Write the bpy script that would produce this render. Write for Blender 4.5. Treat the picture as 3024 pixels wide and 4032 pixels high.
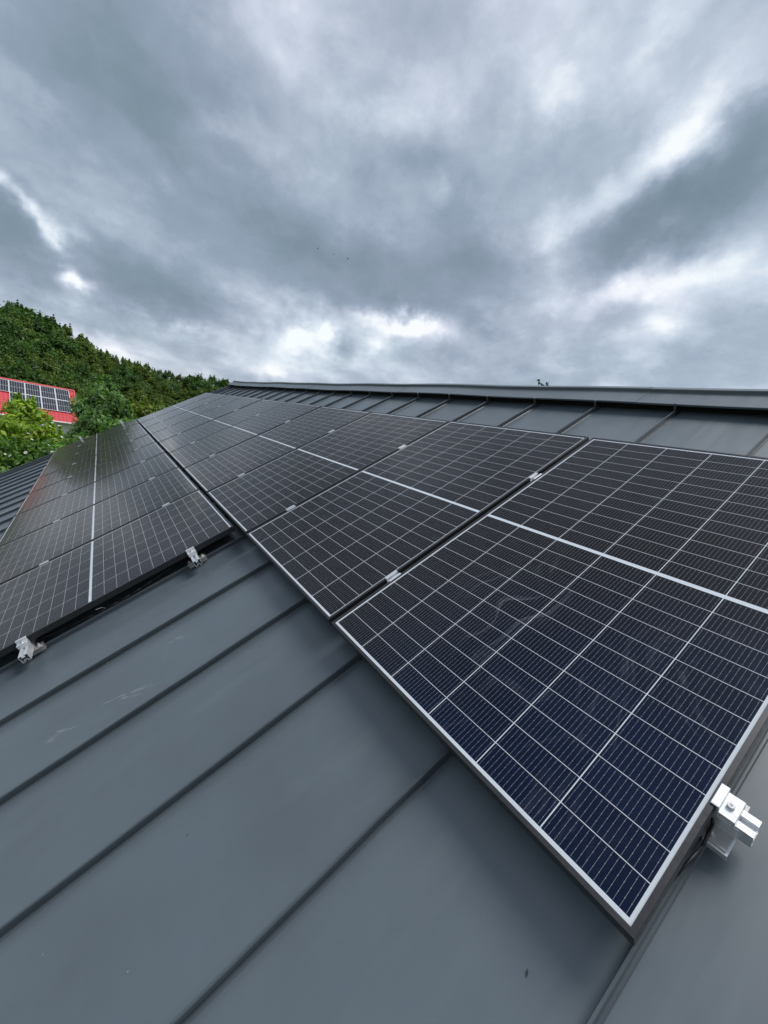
import bpy, bmesh, math, random
import numpy as np
from mathutils import Matrix, Vector
random.seed(7)
rng = np.random.default_rng(7)
for o in list(bpy.data.objects): bpy.data.objects.remove(o)
sc = bpy.context.scene
COL = sc.collection
PITCH = math.radians(33)
ORG = Vector((0, 0, 6.5))
MR = Matrix.Translation(ORG) @ Matrix.Rotation(PITCH, 4, 'X')      # roof frame: x along ridge, y up the slope, z out of the roof
F = 1596.23                                                        # focal length in pixels of the 3024 px wide photograph
CAM = np.array([0.12057503, -0.77995634, 7.24000007])
CR = np.array([[0.55558011, -0.25723995, 0.79066956],
               [0.80920621, -0.05126456, -0.58528391],
               [0.19109173, 0.96498682, 0.17967859]])               # columns: right, up, back

def ray(px, py):
    d = CR @ np.array([(px-1512)/F, -(py-2016)/F, -1.0])
    return d/np.linalg.norm(d)
def at(px, py, D): return CAM + ray(px, py)*D

# ------------------------------------------------------------------ camera
cd = bpy.data.cameras.new('camera'); cam = bpy.data.objects.new('camera', cd); COL.objects.link(cam)
m = Matrix(CR.tolist()).to_4x4(); m.translation = Vector(CAM.tolist()); cam.matrix_world = m
cd.sensor_fit = 'HORIZONTAL'; cd.sensor_width = 36; cd.lens = 36*F/3024; cd.clip_start = .05; cd.clip_end = 3000
sc.camera = cam
sc.render.resolution_x = 768; sc.render.resolution_y = 1024
sc.view_settings.view_transform = 'Standard'; sc.view_settings.look = 'None'
sc.view_settings.exposure = 0.95; sc.view_settings.gamma = 1; sc.view_settings.use_curve_mapping = False

def lin(r, g, b):
    f = lambda c: (c/255/12.92) if c/255 <= .04045 else ((c/255+.055)/1.055)**2.4
    return (f(r), f(g), f(b), 1)

# ------------------------------------------------------------------ node helpers
class NT:
    def __init__(s, tree): s.t = tree; s.n = tree.nodes; s.l = tree.links
    def put(s, sock, v):
        if isinstance(v, bpy.types.NodeSocket): s.l.new(v, sock)
        elif v is not None: sock.default_value = v
    def math(s, op, a, b=None, c=None, clamp=False):
        n = s.n.new('ShaderNodeMath'); n.operation = op; n.use_clamp = clamp
        s.put(n.inputs[0], a); s.put(n.inputs[1], b); s.put(n.inputs[2], c); return n.outputs[0]
    def vmath(s, op, a, b=None):
        n = s.n.new('ShaderNodeVectorMath'); n.operation = op
        s.put(n.inputs[0], a); s.put(n.inputs[1], b)
        return n.outputs['Value'] if op in ('DOT_PRODUCT', 'LENGTH') else n.outputs['Vector']
    def noise(s, vec, scale, detail=4, rough=.5, dist=0, col=False, lac=2):
        n = s.n.new('ShaderNodeTexNoise'); s.put(n.inputs['Vector'], vec); n.inputs['Scale'].default_value = scale
        n.inputs['Detail'].default_value = detail; n.inputs['Roughness'].default_value = rough; n.inputs['Distortion'].default_value = dist
        n.inputs['Lacunarity'].default_value = lac
        return n.outputs['Color'] if col else n.outputs['Fac']
    def mrange(s, v, a, b, c=0, d=1, smooth=False):
        n = s.n.new('ShaderNodeMapRange'); s.put(n.inputs[0], v)
        for i, x in enumerate((a, b, c, d)): n.inputs[i+1].default_value = x
        if smooth: n.interpolation_type = 'SMOOTHSTEP'
        return n.outputs[0]
    def ramp(s, v, stops, interp='LINEAR'):
        n = s.n.new('ShaderNodeValToRGB'); s.put(n.inputs[0], v); e = n.color_ramp.elements; n.color_ramp.interpolation = interp
        while len(e) < len(stops): e.new(.5)
        for i, (p, c) in enumerate(stops): e[i].position = p; e[i].color = c
        return n.outputs[0]
    def mix(s, fac, a, b, mode='MIX'):
        n = s.n.new('ShaderNodeMix'); n.data_type = 'RGBA'; n.blend_type = mode
        s.put(n.inputs[0], fac); s.put(n.inputs[6], a); s.put(n.inputs[7], b); return n.outputs[2]
    def scale(s, vec, xyz):
        n = s.n.new('ShaderNodeMapping'); s.put(n.inputs[0], vec); n.inputs['Scale'].default_value = xyz; return n.outputs[0]

# ------------------------------------------------------------------ world: overcast cloud deck over a Nishita sky
SUN_DIR = Vector((math.cos(math.radians(72))*math.cos(math.radians(60)), math.cos(math.radians(72))*math.sin(math.radians(60)), math.sin(math.radians(72))))
w = bpy.data.worlds.new('World'); sc.world = w; w.use_nodes = True
N = NT(w.node_tree); N.n.clear()
out = N.n.new('ShaderNodeOutputWorld')
sky = N.n.new('ShaderNodeTexSky'); sky.sky_type = 'NISHITA'; sky.sun_disc = False
sky.sun_elevation = math.radians(72); sky.sun_rotation = math.radians(90-60)
bgs = N.n.new('ShaderNodeBackground'); N.l.new(sky.outputs[0], bgs.inputs[0]); bgs.inputs[1].default_value = 0.07
tc = N.n.new('ShaderNodeTexCoord'); D0 = tc.outputs['Generated']
wn = N.noise(D0, 3.2, 5, .55, col=True)
wn = N.vmath('SUBTRACT', wn, (.5, .5, .5)); wn2 = N.n.new('ShaderNodeVectorMath'); wn2.operation = 'SCALE'
N.l.new(wn, wn2.inputs[0]); wn2.inputs['Scale'].default_value = .17
DW = N.vmath('ADD', D0, wn2.outputs[0])
wf = N.vmath('SUBTRACT', N.noise(D0, 11, 5, .6, col=True), (.5, .5, .5)); wf2 = N.n.new('ShaderNodeVectorMath'); wf2.operation = 'SCALE'
N.l.new(wf, wf2.inputs[0]); wf2.inputs['Scale'].default_value = .075
DW = N.vmath('ADD', DW, wf2.outputs[0])
sep = N.n.new('ShaderNodeSeparateXYZ'); N.l.new(D0, sep.inputs[0])
den = N.math('ADD', N.math('MAXIMUM', sep.outputs[2], 0.0), .34)
pl = N.vmath('DIVIDE', D0, None); N.l.new(den, pl.node.inputs[1])
big = N.noise(pl, 1.15, 3, .5, .3)
mid = N.noise(pl, 3.0, 6, .52, .15)
fine = N.noise(N.scale(D0, (1, 1, 1.4)), 7.5, 7, .62, .2)
val = N.math('MULTIPLY_ADD', N.math('SUBTRACT', big, .5), .18, .675)
val = N.math('MULTIPLY_ADD', N.math('SUBTRACT', mid, .5), .34, val)
val = N.math('MULTIPLY_ADD', N.math('SUBTRACT', fine, .5), .26, val)
tuft = N.noise(N.scale(D0, (1, 1, 1.3)), 24, 5, .6, .3)
val = N.math('MULTIPLY_ADD', N.math('SUBTRACT', tuft, .5), .13, val)
bl = N.n.new('ShaderNodeTexVoronoi'); bl.feature = 'SMOOTH_F1'; bl.inputs['Scale'].default_value = 3.4; bl.inputs['Smoothness'].default_value = .55
plw = N.vmath('ADD', pl, N.vmath('MULTIPLY', N.vmath('SUBTRACT', N.noise(pl, 4.2, 5, .6, col=True), (.5, .5, .5)), (.55, .55, .55)))
N.l.new(plw, bl.inputs['Vector'])
val = N.math('MULTIPLY_ADD', N.math('SUBTRACT', bl.outputs['Distance'], .38), -.36, val)
def cloud(px, py, rx, ry, ang, amp, soft=1.0):
    """a lighter or darker mass of cloud: centre and radii read off the photograph (1659 px scale), turned into a direction"""
    k = 3024/1659
    c = ray(px*k, py*k); a = math.radians(ang)
    e1 = ray(px*k+60*math.cos(a), py*k-60*math.sin(a)); e2 = ray(px*k+60*math.sin(a), py*k+60*math.cos(a))
    def tang(e):
        t = e - c; t -= c*np.dot(t, c); L = np.linalg.norm(t); return t/L, L/60
    t1, s1 = tang(e1); t2, s2 = tang(e2); t2 -= t1*np.dot(t1, t2); t2 /= np.linalg.norm(t2)
    v1 = t1/(s1*rx*k); v2 = t2/(s2*ry*k)
    x = N.vmath('DOT_PRODUCT', N.vmath('SUBTRACT', DW, tuple(c)), tuple(v1))
    y = N.vmath('DOT_PRODUCT', N.vmath('SUBTRACT', DW, tuple(c)), tuple(v2))
    z = N.math('MULTIPLY', N.math('SUBTRACT', 1, N.vmath('DOT_PRODUCT', D0, tuple(c))), .8)
    r2 = N.math('ADD', N.math('MULTIPLY_ADD', x, x, N.math('MULTIPLY', y, y)), z)
    g = N.math('EXPONENT', N.math('MULTIPLY', r2, -soft))
    return N.math('MULTIPLY', g, amp)
CL = [  # x, y, rx, ry, angle, strength
 (180, 110, 330, 170, -55, -.22), (300, 240, 180, 100, -40, -.14), (600, 420, 330, 150, -20, -.15), (830, 570, 260, 80, -8, -.13), (330, 360, 220, 34, -45, .17), (60, 170, 200, 30, -40, .14),
 (620, 220, 260, 120, -60, .09), (830, 330, 130, 60, -20, -.16), (560, 90, 120, 40, -60, .10),
 (1250, 90, 420, 150, 30, .13), (1460, 50, 150, 34, 52, .17), (1590, 190, 200, 60, 48, .27), (1470, 300, 120, 65, 44, .30),
 (1290, 420, 180, 40, 30, .30), (1190, 200, 90, 70, 60, .20), (1210, 290, 120, 60, 40, -.10),
 (1560, 380, 240, 95, 36, -.42), (1420, 455, 190, 60, 25, -.30), (1640, 250, 90, 90, 40, -.16),
 (1390, 600, 130, 50, 5, .50), (1560, 600, 150, 50, 5, .16), (1040, 540, 120, 90, -20, -.24), (930, 430, 50, 18, 60, .18), (1110, 450, 160, 40, 20, .12),
 (640, 560, 300, 90, -5, -.16), (780, 470, 120, 60, -30, .10), (880, 650, 260, 30, -3, -.14),
 (870, 690, 95, 24, -6, .55), (650, 750, 95, 50, 10, .55), (722, 715, 26, 34, 20, .25), (820, 742, 30, 40, -35, .32), (745, 745, 22, 40, 0, -.30), (560, 815, 90, 26, 0, .30),
 (1440, 690, 90, 40, 25, .22), (1050, 760, 170, 50, 5, -.10), (1240, 740, 260, 60, 4, .02), (1600, 770, 120, 60, 0, .05),
 (20, 452, 40, 20, -20, .60), (85, 500, 34, 20, -42, .58), (128, 535, 30, 22, -50, .58), (180, 530, 34, 16, -20, .26), (165, 615, 44, 20, -10, .80), (185, 660, 50, 14, -20, .18),
 (40, 540, 120, 80, -20, -.36), (330, 650, 210, 60, -18, -.34), (240, 560, 70, 40, -40, -.14), (430, 700, 130, 50, -14, -.22), (230, 740, 120, 22, -22, .34), (400, 745, 120, 22, -14, .26), (50, 620, 120, 40, 0, -.14),
]
for cdef in CL: val = N.math('ADD', val, cloud(*cdef[:5], cdef[5]*(.95 if cdef[5] < 0 else .85)))
g = lambda r_, g_, b_: lin(r_, g_, b_)
ccol = N.ramp(val, [(0, g(112, 129, 143)), (.25, g(127, 143, 156)), (.45, g(146, 159, 177)), (.62, g(172, 183, 199)), (.8, g(206, 214, 228)), (.97, g(247, 249, 254))])
tint = N.math('ADD', N.noise(pl, 1.7, 2, .5), cloud(300, 230, 330, 200, -45, .16))
ccol = N.mix(N.mrange(tint, .42, .62, 0, .24, True), ccol, N.mix(1.0, ccol, (.88, 1.03, .97, 1), 'MULTIPLY'))
bgc = N.n.new('ShaderNodeBackground'); N.l.new(ccol, bgc.inputs[0]); bgc.inputs[1].default_value = .555
mx = N.n.new('ShaderNodeMixShader'); mx.inputs[0].default_value = .93
N.l.new(bgs.outputs[0], mx.inputs[1]); N.l.new(bgc.outputs[0], mx.inputs[2]); N.l.new(mx.outputs[0], out.inputs[0])
w.cycles.sampling_method = 'MANUAL'; w.cycles.sample_map_resolution = 512

sd = bpy.data.lights.new('sun', 'SUN'); sd.energy = 1.5; sd.angle = math.radians(28); sd.color = (1, .993, .98)
sun = bpy.data.objects.new('sun', sd); COL.objects.link(sun)
sun.rotation_euler = SUN_DIR.to_track_quat('Z', 'Y').to_euler()

# ------------------------------------------------------------------ materials
def mat(name, color=(.5, .5, .5), rough=.5, metal=0, spec=.5, coat=0, crough=.1):
    m = bpy.data.materials.new(name); m.use_nodes = True
    b = m.node_tree.nodes['Principled BSDF']
    b.inputs['Base Color'].default_value = (*color, 1); b.inputs['Roughness'].default_value = rough
    b.inputs['Metallic'].default_value = metal; b.inputs['Specular IOR Level'].default_value = spec
    b.inputs['Coat Weight'].default_value = coat; b.inputs['Coat Roughness'].default_value = crough
    return m, NT(m.node_tree), b
def objco(n):
    t = n.n.new('ShaderNodeTexCoord'); return t.outputs['Object']
def geopos(n):
    t = n.n.new('ShaderNodeNewGeometry'); return t.outputs['Position']
def bump(n, b, h, strength, dist):
    q = n.n.new('ShaderNodeBump'); q.inputs['Strength'].default_value = strength; q.inputs['Distance'].default_value = dist
    n.put(q.inputs['Height'], h); n.l.new(q.outputs[0], b.inputs['Normal'])

def make_roof_mat(name, base):
    M_, n, b = mat(name, base, .42, 0, .55, .22, .34)
    co = objco(n)
    big = n.noise(co, 1.3, 4, .55); grain = n.noise(co, 900, 2, .6)
    dirt = n.noise(n.scale(co, (2.6, .30, 1)), 5, 7, .65, .4)
    blot = n.noise(co, 4.5, 6, .7)
    c1 = tuple(x*.88 for x in base)+(1,); c2 = tuple(x*1.14 for x in base)+(1,)
    c = n.mix(n.mrange(big, .35, .65, 0, 1), c1, c2)
    c = n.mix(n.mrange(dirt, .5, .75, 0, .30), c, (base[0]*1.5, base[1]*1.45, base[2]*1.35, 1))
    # little light specks of debris
    v = n.n.new('ShaderNodeTexVoronoi'); n.l.new(co, v.inputs['Vector']); v.inputs['Scale'].default_value = 16; 
    spk = n.math('MULTIPLY', n.math('LESS_THAN', v.outputs['Distance'], .028), n.math('GREATER_THAN', n.noise(co, 7, 1), .52))
    c = n.mix(n.mrange(blot, .56, .72, 0, .22), c, (base[0]*1.35, base[1]*1.3, base[2]*1.2, 1))
    c = n.mix(n.math('MULTIPLY', spk, .55), c, (.42, .43, .42, 1))
    n.l.new(c, b.inputs['Base Color'])
    n.put(b.inputs['Roughness'], n.mrange(dirt, .3, .7, .30, .50))
    bump(n, b, grain, .12, .0006)
    return M_
ROOF = make_roof_mat('anthracite_coated_steel', (.084, .105, .120))
RIDGE = make_roof_mat('anthracite_ridge_steel', (.080, .099, .113))
SEAMM = make_roof_mat('anthracite_seam_steel_shaded', (.052, .065, .075))  # roof steel copy darkened: shade of the seam faces put into the colour
VENT, _, _ = mat('vent_shade_black', (.008, .008, .009), .8)  # black of the vent strip stands in for shade under the cap lip
ALU, n, b = mat('mill_aluminium', (.72, .73, .74), .34, .6, .5)
n.put(b.inputs['Roughness'], n.mrange(n.noise(n.scale(objco(n), (3, 90, 90)), 6, 3), .3, .7, .25, .45))
ALUD, _, _ = mat('inside_of_rail', (.30, .30, .31), .5, .6)
STEEL, _, _ = mat('stainless_bolt', (.62, .61, .60), .28, .9)
GALV, n, b = mat('steel_bracket', (.42, .41, .40), .42, .7)
n.put(b.inputs['Roughness'], n.mrange(n.noise(objco(n), 60, 3), .3, .7, .3, .5))
FRAME, n, b = mat('dark_anodised_frame', (.042, .042, .045), .36, .6, .5)
n.put(b.inputs['Roughness'], n.mrange(n.noise(n.scale(geopos(n), (30, 30, 30)), 3, 4), .3, .7, .30, .48))
BLACK, _, _ = mat('black_cable_sheath', (.012, .012, .012), .5)
BACK, n, b = mat('white_backsheet', (.86, .88, .89), .55)
RUBBER, _, _ = mat('dark_gap', (.01, .01, .01), .9)

def cell_mat():
    M_, n, b = mat('monocrystalline_cell', (.006, .009, .03), .5, 0, .06)
    b.inputs['Sheen Weight'].default_value = .0; b.inputs['Sheen Roughness'].default_value = .35; b.inputs['Sheen Tint'].default_value = (1, .90, .86, 1)
    uv = n.n.new('ShaderNodeUVMap'); s = n.n.new('ShaderNodeSeparateXYZ'); n.l.new(uv.outputs[0], s.inputs[0])
    u = n.math('MULTIPLY', s.outputs[0], 15.0); fr = n.math('ABSOLUTE', n.math('SUBTRACT', n.math('FRACT', u), .5))
    v = s.outputs[1]
    wire = n.math('LESS_THAN', fr, .019)
    inset = n.math('LESS_THAN', n.math('ABSOLUTE', n.math('SUBTRACT', v, .5)), .475)
    wire = n.math('MULTIPLY', wire, inset)
    vv = n.math('ABSOLUTE', n.math('SUBTRACT', n.math('FRACT', n.math('MULTIPLY', n.math('ADD', v, .14), 3.5)), .5))
    pad = n.math('MULTIPLY', n.math('LESS_THAN', fr, .045), n.math('LESS_THAN', vv, .03))
    pad = n.math('MULTIPLY', pad, inset)
    oi = n.n.new('ShaderNodeObjectInfo')
    blue = n.mix(oi.outputs['Random'], (.0006, .0046, .025, 1), (.0011, .0066, .037, 1))
    lw = n.n.new('ShaderNodeLayerWeight'); lw.inputs[0].default_value = .5
    base = n.mix(n.mrange(lw.outputs['Facing'], .10, .42, 0, 1, True), blue, (.0150, .0090, .0066, 1))     # nitride film: deep blue seen square on, brown black seen aslant
    c = n.mix(n.math('MULTIPLY', wire, .95), base, (.46, .47, .47, 1))
    c = n.mix(pad, c, (.70, .71, .72, 1))
    # darker edge band of the wafer
    n.l.new(c, b.inputs['Base Color'])
    return M_
CELL = cell_mat()

def glass_mat():
    m = bpy.data.materials.new('solar_glass'); m.use_nodes = True; n = NT(m.node_tree); n.n.clear()
    o = n.n.new('ShaderNodeOutputMaterial'); tr = n.n.new('ShaderNodeBsdfTransparent'); gl = n.n.new('ShaderNodeBsdfGlossy'); df = n.n.new('ShaderNodeBsdfDiffuse')
    fr = n.n.new('ShaderNodeFresnel'); fr.inputs['IOR'].default_value = 1.30
    co = geopos(n); ob = objco(n)
    # wiping marks and dried drops on the glass
    sw = n.noise(n.vmath('ADD', ob, (3.1, 0, 0)), 1.4, 2, .5, col=True)
    d = n.vmath('ADD', ob, n.vmath('MULTIPLY', sw, (1.1, 1.1, 0)))
    st = n.noise(n.scale(d, (14, 1.6, 1)), 2.0, 5, .62, 1.2)
    patch = n.noise(co, 1.7, 3, .5)
    sm = n.math('MULTIPLY', n.mrange(st, .55, .72, 0, 1, True), n.mrange(patch, .50, .68, 0, 1, True))
    bl = n.noise(ob, 11, 4, .6)
    sm2 = n.math('MULTIPLY', n.mrange(bl, .62, .74, 0, 1), n.mrange(n.noise(co, 3.1, 2), .5, .62, 0, 1))
    vo = n.n.new('ShaderNodeTexVoronoi'); n.l.new(ob, vo.inputs['Vector']); vo.inputs['Scale'].default_value = 26
    sp = n.math('MULTIPLY', n.math('LESS_THAN', vo.outputs['Distance'], .04), n.math('GREATER_THAN', n.noise(ob, 9, 1), .58))
    dust = n.math('MULTIPLY_ADD', sm, .075, n.math('MULTIPLY', sm2, .06)); dust = n.math('ADD', dust, .003); dust = n.math('MULTIPLY_ADD', sp, .25, dust)
    df.inputs[0].default_value = (.55, .60, .68, 1); lw = n.n.new('ShaderNodeLayerWeight'); lw.inputs[0].default_value = .5
    n.l.new(n.mix(n.mrange(lw.outputs['Facing'], .25, .75), (.40, .68, 1, 1), (1, .965, .93, 1)), gl.inputs['Color'])      # blue residual colour of the anti-reflective coating
    n.put(gl.inputs['Roughness'], n.math('MULTIPLY_ADD', sm, .08, .115))
    q = n.n.new('ShaderNodeBump'); q.inputs['Strength'].default_value = .10; q.inputs['Distance'].default_value = .0015
    n.put(q.inputs['Height'], n.noise(ob, 7, 2)); n.l.new(q.outputs[0], gl.inputs['Normal']); n.l.new(q.outputs[0], fr.inputs['Normal'])
    m1 = n.n.new('ShaderNodeMixShader'); n.l.new(dust, m1.inputs[0]); n.l.new(tr.outputs[0], m1.inputs[1]); n.l.new(df.outputs[0], m1.inputs[2])
    m2 = n.n.new('ShaderNodeMixShader'); n.l.new(n.math('MULTIPLY', fr.outputs[0], 1.0), m2.inputs[0]); n.l.new(m1.outputs[0], m2.inputs[1]); n.l.new(gl.outputs[0], m2.inputs[2])
    n.l.new(m2.outputs[0], o.inputs[0]); return m
GLASS = glass_mat()

# ------------------------------------------------------------------ mesh / object helpers
def mesh(name, verts, faces, mats, smooth=False, midx=None):
    me = bpy.data.meshes.new(name); me.from_pydata([tuple(v) for v in verts], [], [tuple(f) for f in faces])
    for m_ in (mats if isinstance(mats, (list, tuple)) else [mats]): me.materials.append(m_)
    if midx is not None: me.polygons.foreach_set('material_index', midx)
    if smooth: me.polygons.foreach_set('use_smooth', [True]*len(me.polygons))
    me.update(); return me
class MB:
    """collects boxes, extrusions and tubes into one mesh"""
    def __init__(s): s.v = []; s.f = []
    def box(s, x0, x1, y0, y1, z0, z1, M_=None):
        b0 = len(s.v); P = [(x, y, z) for x in (x0, x1) for y in (y0, y1) for z in (z0, z1)]
        if M_ is not None: P = [tuple(M_ @ Vector(p)) for p in P]
        s.v += P
        s.f += [[b0+i for i in q] for q in ((0, 1, 3, 2), (4, 6, 7, 5), (0, 4, 5, 1), (2, 3, 7, 6), (0, 2, 6, 4), (1, 5, 7, 3))]; return s
    def cyl(s, c, r, z0, z1, n=14, axis='z', r2=None, M_=None):
        b0 = len(s.v); r2 = r if r2 is None else r2
        for zz, rr in ((z0, r), (z1, r2)):
            for i in range(n):
                a = 2*math.pi*i/n; p = (rr*math.cos(a), rr*math.sin(a), zz)
                if axis == 'y': p = (p[0], p[2], p[1])
                if axis == 'x': p = (p[2], p[0], p[1])
                p = Vector((p[0]+c[0], p[1]+c[1], p[2]+c[2]))
                if M_ is not None: p = M_ @ p
                s.v.append(tuple(p))
        s.f += [[b0+i, b0+(i+1) % n, b0+n+(i+1) % n, b0+n+i] for i in range(n)]
        s.f += [[b0+i for i in range(n)][::-1], [b0+n+i for i in range(n)]]; return s
    def tube(s, pts, r, n=8):
        for a, b_ in zip(pts[:-1], pts[1:]):
            a = Vector(a); b_ = Vector(b_); d = b_-a; q = d.to_track_quat('Z', 'Y').to_matrix().to_4x4(); q.translation = a
            r0 = r if not isinstance(r, tuple) else r[0]; r1 = r if not isinstance(r, tuple) else r[1]
            s.cyl((0, 0, 0), r0, 0, d.length*1.01, n, r2=r1, M_=q)
        return s
    def mesh(s, name, m_, smooth=False, bevel=0):
        me = mesh(name, s.v, s.f, m_, smooth)
        bm = bmesh.new(); bm.from_mesh(me); bmesh.ops.recalc_face_normals(bm, faces=bm.faces)
        if bevel: bmesh.ops.bevel(bm, geom=list(bm.edges), offset=bevel, segments=1, affect='EDGES', clamp_overlap=True)
        bm.to_mesh(me); bm.free(); return me
def link(name, me, parent=None, M_=None):
    o = bpy.data.objects.new(name, me); COL.objects.link(o)
    if parent is not None: o.parent = parent
    if M_ is not None:
        if parent is None: o.matrix_world = M_
        else: o.matrix_local = M_
    return o
def tag(o, label=None, cat=None, group=None, kind=None):
    for k_, v_ in (('label', label), ('category', cat), ('group', group), ('kind', kind)):
        if v_: o[k_] = v_
    return o
def thing(name, M_, label, cat, group=None):
    return tag(link(name, None, None, M_), label, cat, group)
T = lambda x, y, z: Matrix.Translation((x, y, z))

# ------------------------------------------------------------------ ground
def gz(x, y):
    """height of the terrain: level round the houses, a wooded bank rising behind them"""
    r = np.hypot(np.asarray(x)*1.0, np.asarray(y)*.8); t = np.clip((r-58)/90, 0, 1); side = np.clip((-np.asarray(x)-10)/40, 0, 1)
    return side*(9.0*t*t*(3-2*t)) + .25*np.sin(np.asarray(x)*.09)*np.sin(np.asarray(y)*.07+1)
gx = np.concatenate([np.linspace(-900, -160, 12), np.linspace(-150, 60, 71), np.linspace(70, 900, 12)])
gy = np.concatenate([np.linspace(-900, -130, 12), np.linspace(-120, 120, 61), np.linspace(130, 900, 12)])
X, Y = np.meshgrid(gx, gy, indexing='ij'); Z = gz(X, Y) - .25
nx, ny = X.shape
vs = np.stack([X, Y, Z], -1).reshape(-1, 3); fs = [(i*ny+j, (i+1)*ny+j, (i+1)*ny+j+1, i*ny+j+1) for i in range(nx-1) for j in range(ny-1)]
GR, n, b = mat('meadow', (.06, .08, .03), .9, 0, .2)
c = n.ramp(n.noise(geopos(n), .35, 8, .65), [(.3, (.035, .055, .018, 1)), (.55, (.07, .095, .032, 1)), (.8, (.12, .11, .06, 1))]); n.l.new(c, b.inputs['Base Color'])
bump(n, b, n.noise(geopos(n), 3, 5), .6, .2)
tag(link('ground', mesh('ground', vs, fs, GR, True)), kind='structure')

# ------------------------------------------------------------------ the house with the dark standing seam roof
PAN = -.127; S0 = -.006; SP = .5025; YE = -5.4; YR = 2.60; XL = -11.85; XR = 3.95
house = thing('house', Matrix.Identity(4), 'house with dark grey standing seam metal roof under two rows of solar panels', 'house')
SEAM_SEC = [(-.0032, PAN), (-.0032, -.0975), (-.0018, -.0952), (.0034, -.0952), (.0050, -.0975), (.0052, -.1085), (.0030, -.1100), (.0022, PAN+.0036), (.0085, PAN+.0034), (.0112, PAN+.0006)]
ys = np.concatenate([np.linspace(YE, 2.62, 90)])
def pan_z(x, y, k):
    a = rng_k[k % 97]
    t = (x-S0+SP*k)/SP
    return PAN + .0020*math.sin(y*a[0]*2.2+a[1]*6)*math.sin(math.pi*min(max(t, 0), 1))**2 + .0010*math.sin(y*5.1+a[1]*9)*math.sin(2*math.pi*min(max(t, 0), 1))
rng_k = rng.random((97, 2))*.7+.4
roof_parts = []
for k in range(-7, 24):
    x0 = S0-SP*k; x1 = x0-SP            # this tray lies between the seam at x0 and the one to its left
    right = x0-.0032; left = max(x1+.0112, XL+.012)
    if k == 23: left = XL+.012
    xs = np.linspace(left, right, 7)
    V = []; Fc = []
    for yy in ys:
        for xx in xs:
            z = pan_z(xx, yy, k) if 0 < list(xs).index(xx) < 6 else PAN
            V.append((xx, yy, z))
    for j in range(len(ys)-1):
        for i in range(6): a0 = j*7+i; Fc.append((a0, a0+1, a0+8, a0+7))
    tray = link('roof_panel', mesh('roof_panel', V, Fc, ROOF, True), house, MR)
    # its seam
    V = []; Fc = []; ns = len(SEAM_SEC)
    yy2 = np.linspace(YE, 2.405, 60)
    jit = rng.normal(0, .0006, 60)
    for j, yy in enumerate(yy2):
        for (sx, sz) in SEAM_SEC:
            V.append((x0+sx+(jit[j] if sz > PAN+.01 else 0), yy, sz + (jit[(j*7) % 60]*.5 if sz > PAN+.01 else 0)))
    for j in range(len(yy2)-1):
        for i in range(ns-1): a0 = j*ns+i; Fc.append((a0, a0+ns, a0+ns+1, a0+1))
    a0 = (len(yy2)-1)*ns; Fc.append([a0+i for i in range(ns)]); Fc.append([i for i in range(ns)][::-1])
    sm = link('seam', mesh('seam', V, Fc, SEAMM), tray)
    e = MB(); e.box(x0-.004, x0+.006, 2.404, 2.4205, -.097, -.050); link('seam_end', e.mesh('seam_end', SEAMM, bevel=.002), tray)
# ridge cap in lengths, lip, vent strip painted shade-black, upstand and top
def extr(sec, x0, x1, closed=False, nseg=1, wob=None):
    V = []; Fc = []; ns = len(sec)
    for j in range(nseg+1):
        xx = x0+(x1-x0)*j/nseg; w_ = wob(xx) if wob else 0
        for (y, z) in sec: V.append((xx, y, z+w_))
    for j in range(nseg):
        for i in range(ns if closed else ns-1): a0 = j*ns+i; b0 = j*ns+(i+1) % ns; Fc.append((a0, b0, b0+ns, a0+ns))
    if closed: Fc.append([i for i in range(ns)]); Fc.append([nseg*ns+i for i in range(ns)][::-1])
    return V, Fc
def wob(x): return .004*math.sin(x*1.3)+.003*math.sin(x*3.7+1)+(.03*max(0, (-x-9.5)/2.4)**1.5 if x < -9.5 else 0)
cap_sec = [(2.428, -.0665), (2.424, -.0672), (2.4215, -.0648), (2.4215, -.0562), (2.424, -.0540), (2.590, -.0535), (2.5935, -.051), (2.600, -.0335), (2.604, -.031), (2.650, -.038), (2.665, -.075)]
bounds = [4.2, 1.4, -1.25, -3.9, -6.55, -9.2, -11.86]
for a_, b_ in zip(bounds[:-1], bounds[1:]):
    dz = random.uniform(-.0012, .0012)
    V, Fc = extr([(y, z+dz) for y, z in cap_sec], a_-.001, b_, False, 24, wob)
    cp = link('ridge_cap', mesh('ridge_cap', V, Fc, RIDGE), house, MR)
    V, Fc = extr([(2.4196, -.0672), (2.4196, -.0535), (2.4210, -.0520), (2.588, -.0518), (2.588, -.054), (2.4222, -.054)], a_-.004, a_+.006, True, 1, wob)
    link('joint_cover', mesh('joint_cover', V, Fc, RIDGE), cp)
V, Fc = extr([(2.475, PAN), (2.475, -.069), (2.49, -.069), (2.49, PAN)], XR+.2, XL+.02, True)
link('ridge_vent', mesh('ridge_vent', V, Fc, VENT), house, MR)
# verge trim along the far gable, with its fold
vt = MB(); vt.box(XL-.035, XL+.012, YE, 2.44, PAN-.16, -.066); vt.box(XL+.012, XL+.03, YE, 2.43, PAN-.01, -.098)
link('verge_trim', vt.mesh('verge_trim', SEAMM, bevel=.004), house, MR)
vt = MB(); vt.box(XL+.20, XL+.215, 1.85, 2.42, PAN, -.070); vt.box(XL+.30, XL+.31, 1.95, 2.42, PAN, -.085)
link('verge_flashing', vt.mesh('verge_flashing', SEAMM, bevel=.002), house, MR)
vt = MB(); vt.box(XR-.02, XR+.03, YE, 2.44, PAN-.16, -.066); link('verge_trim', vt.mesh('verge_trim', SEAMM, bevel=.004), house, MR)
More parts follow.
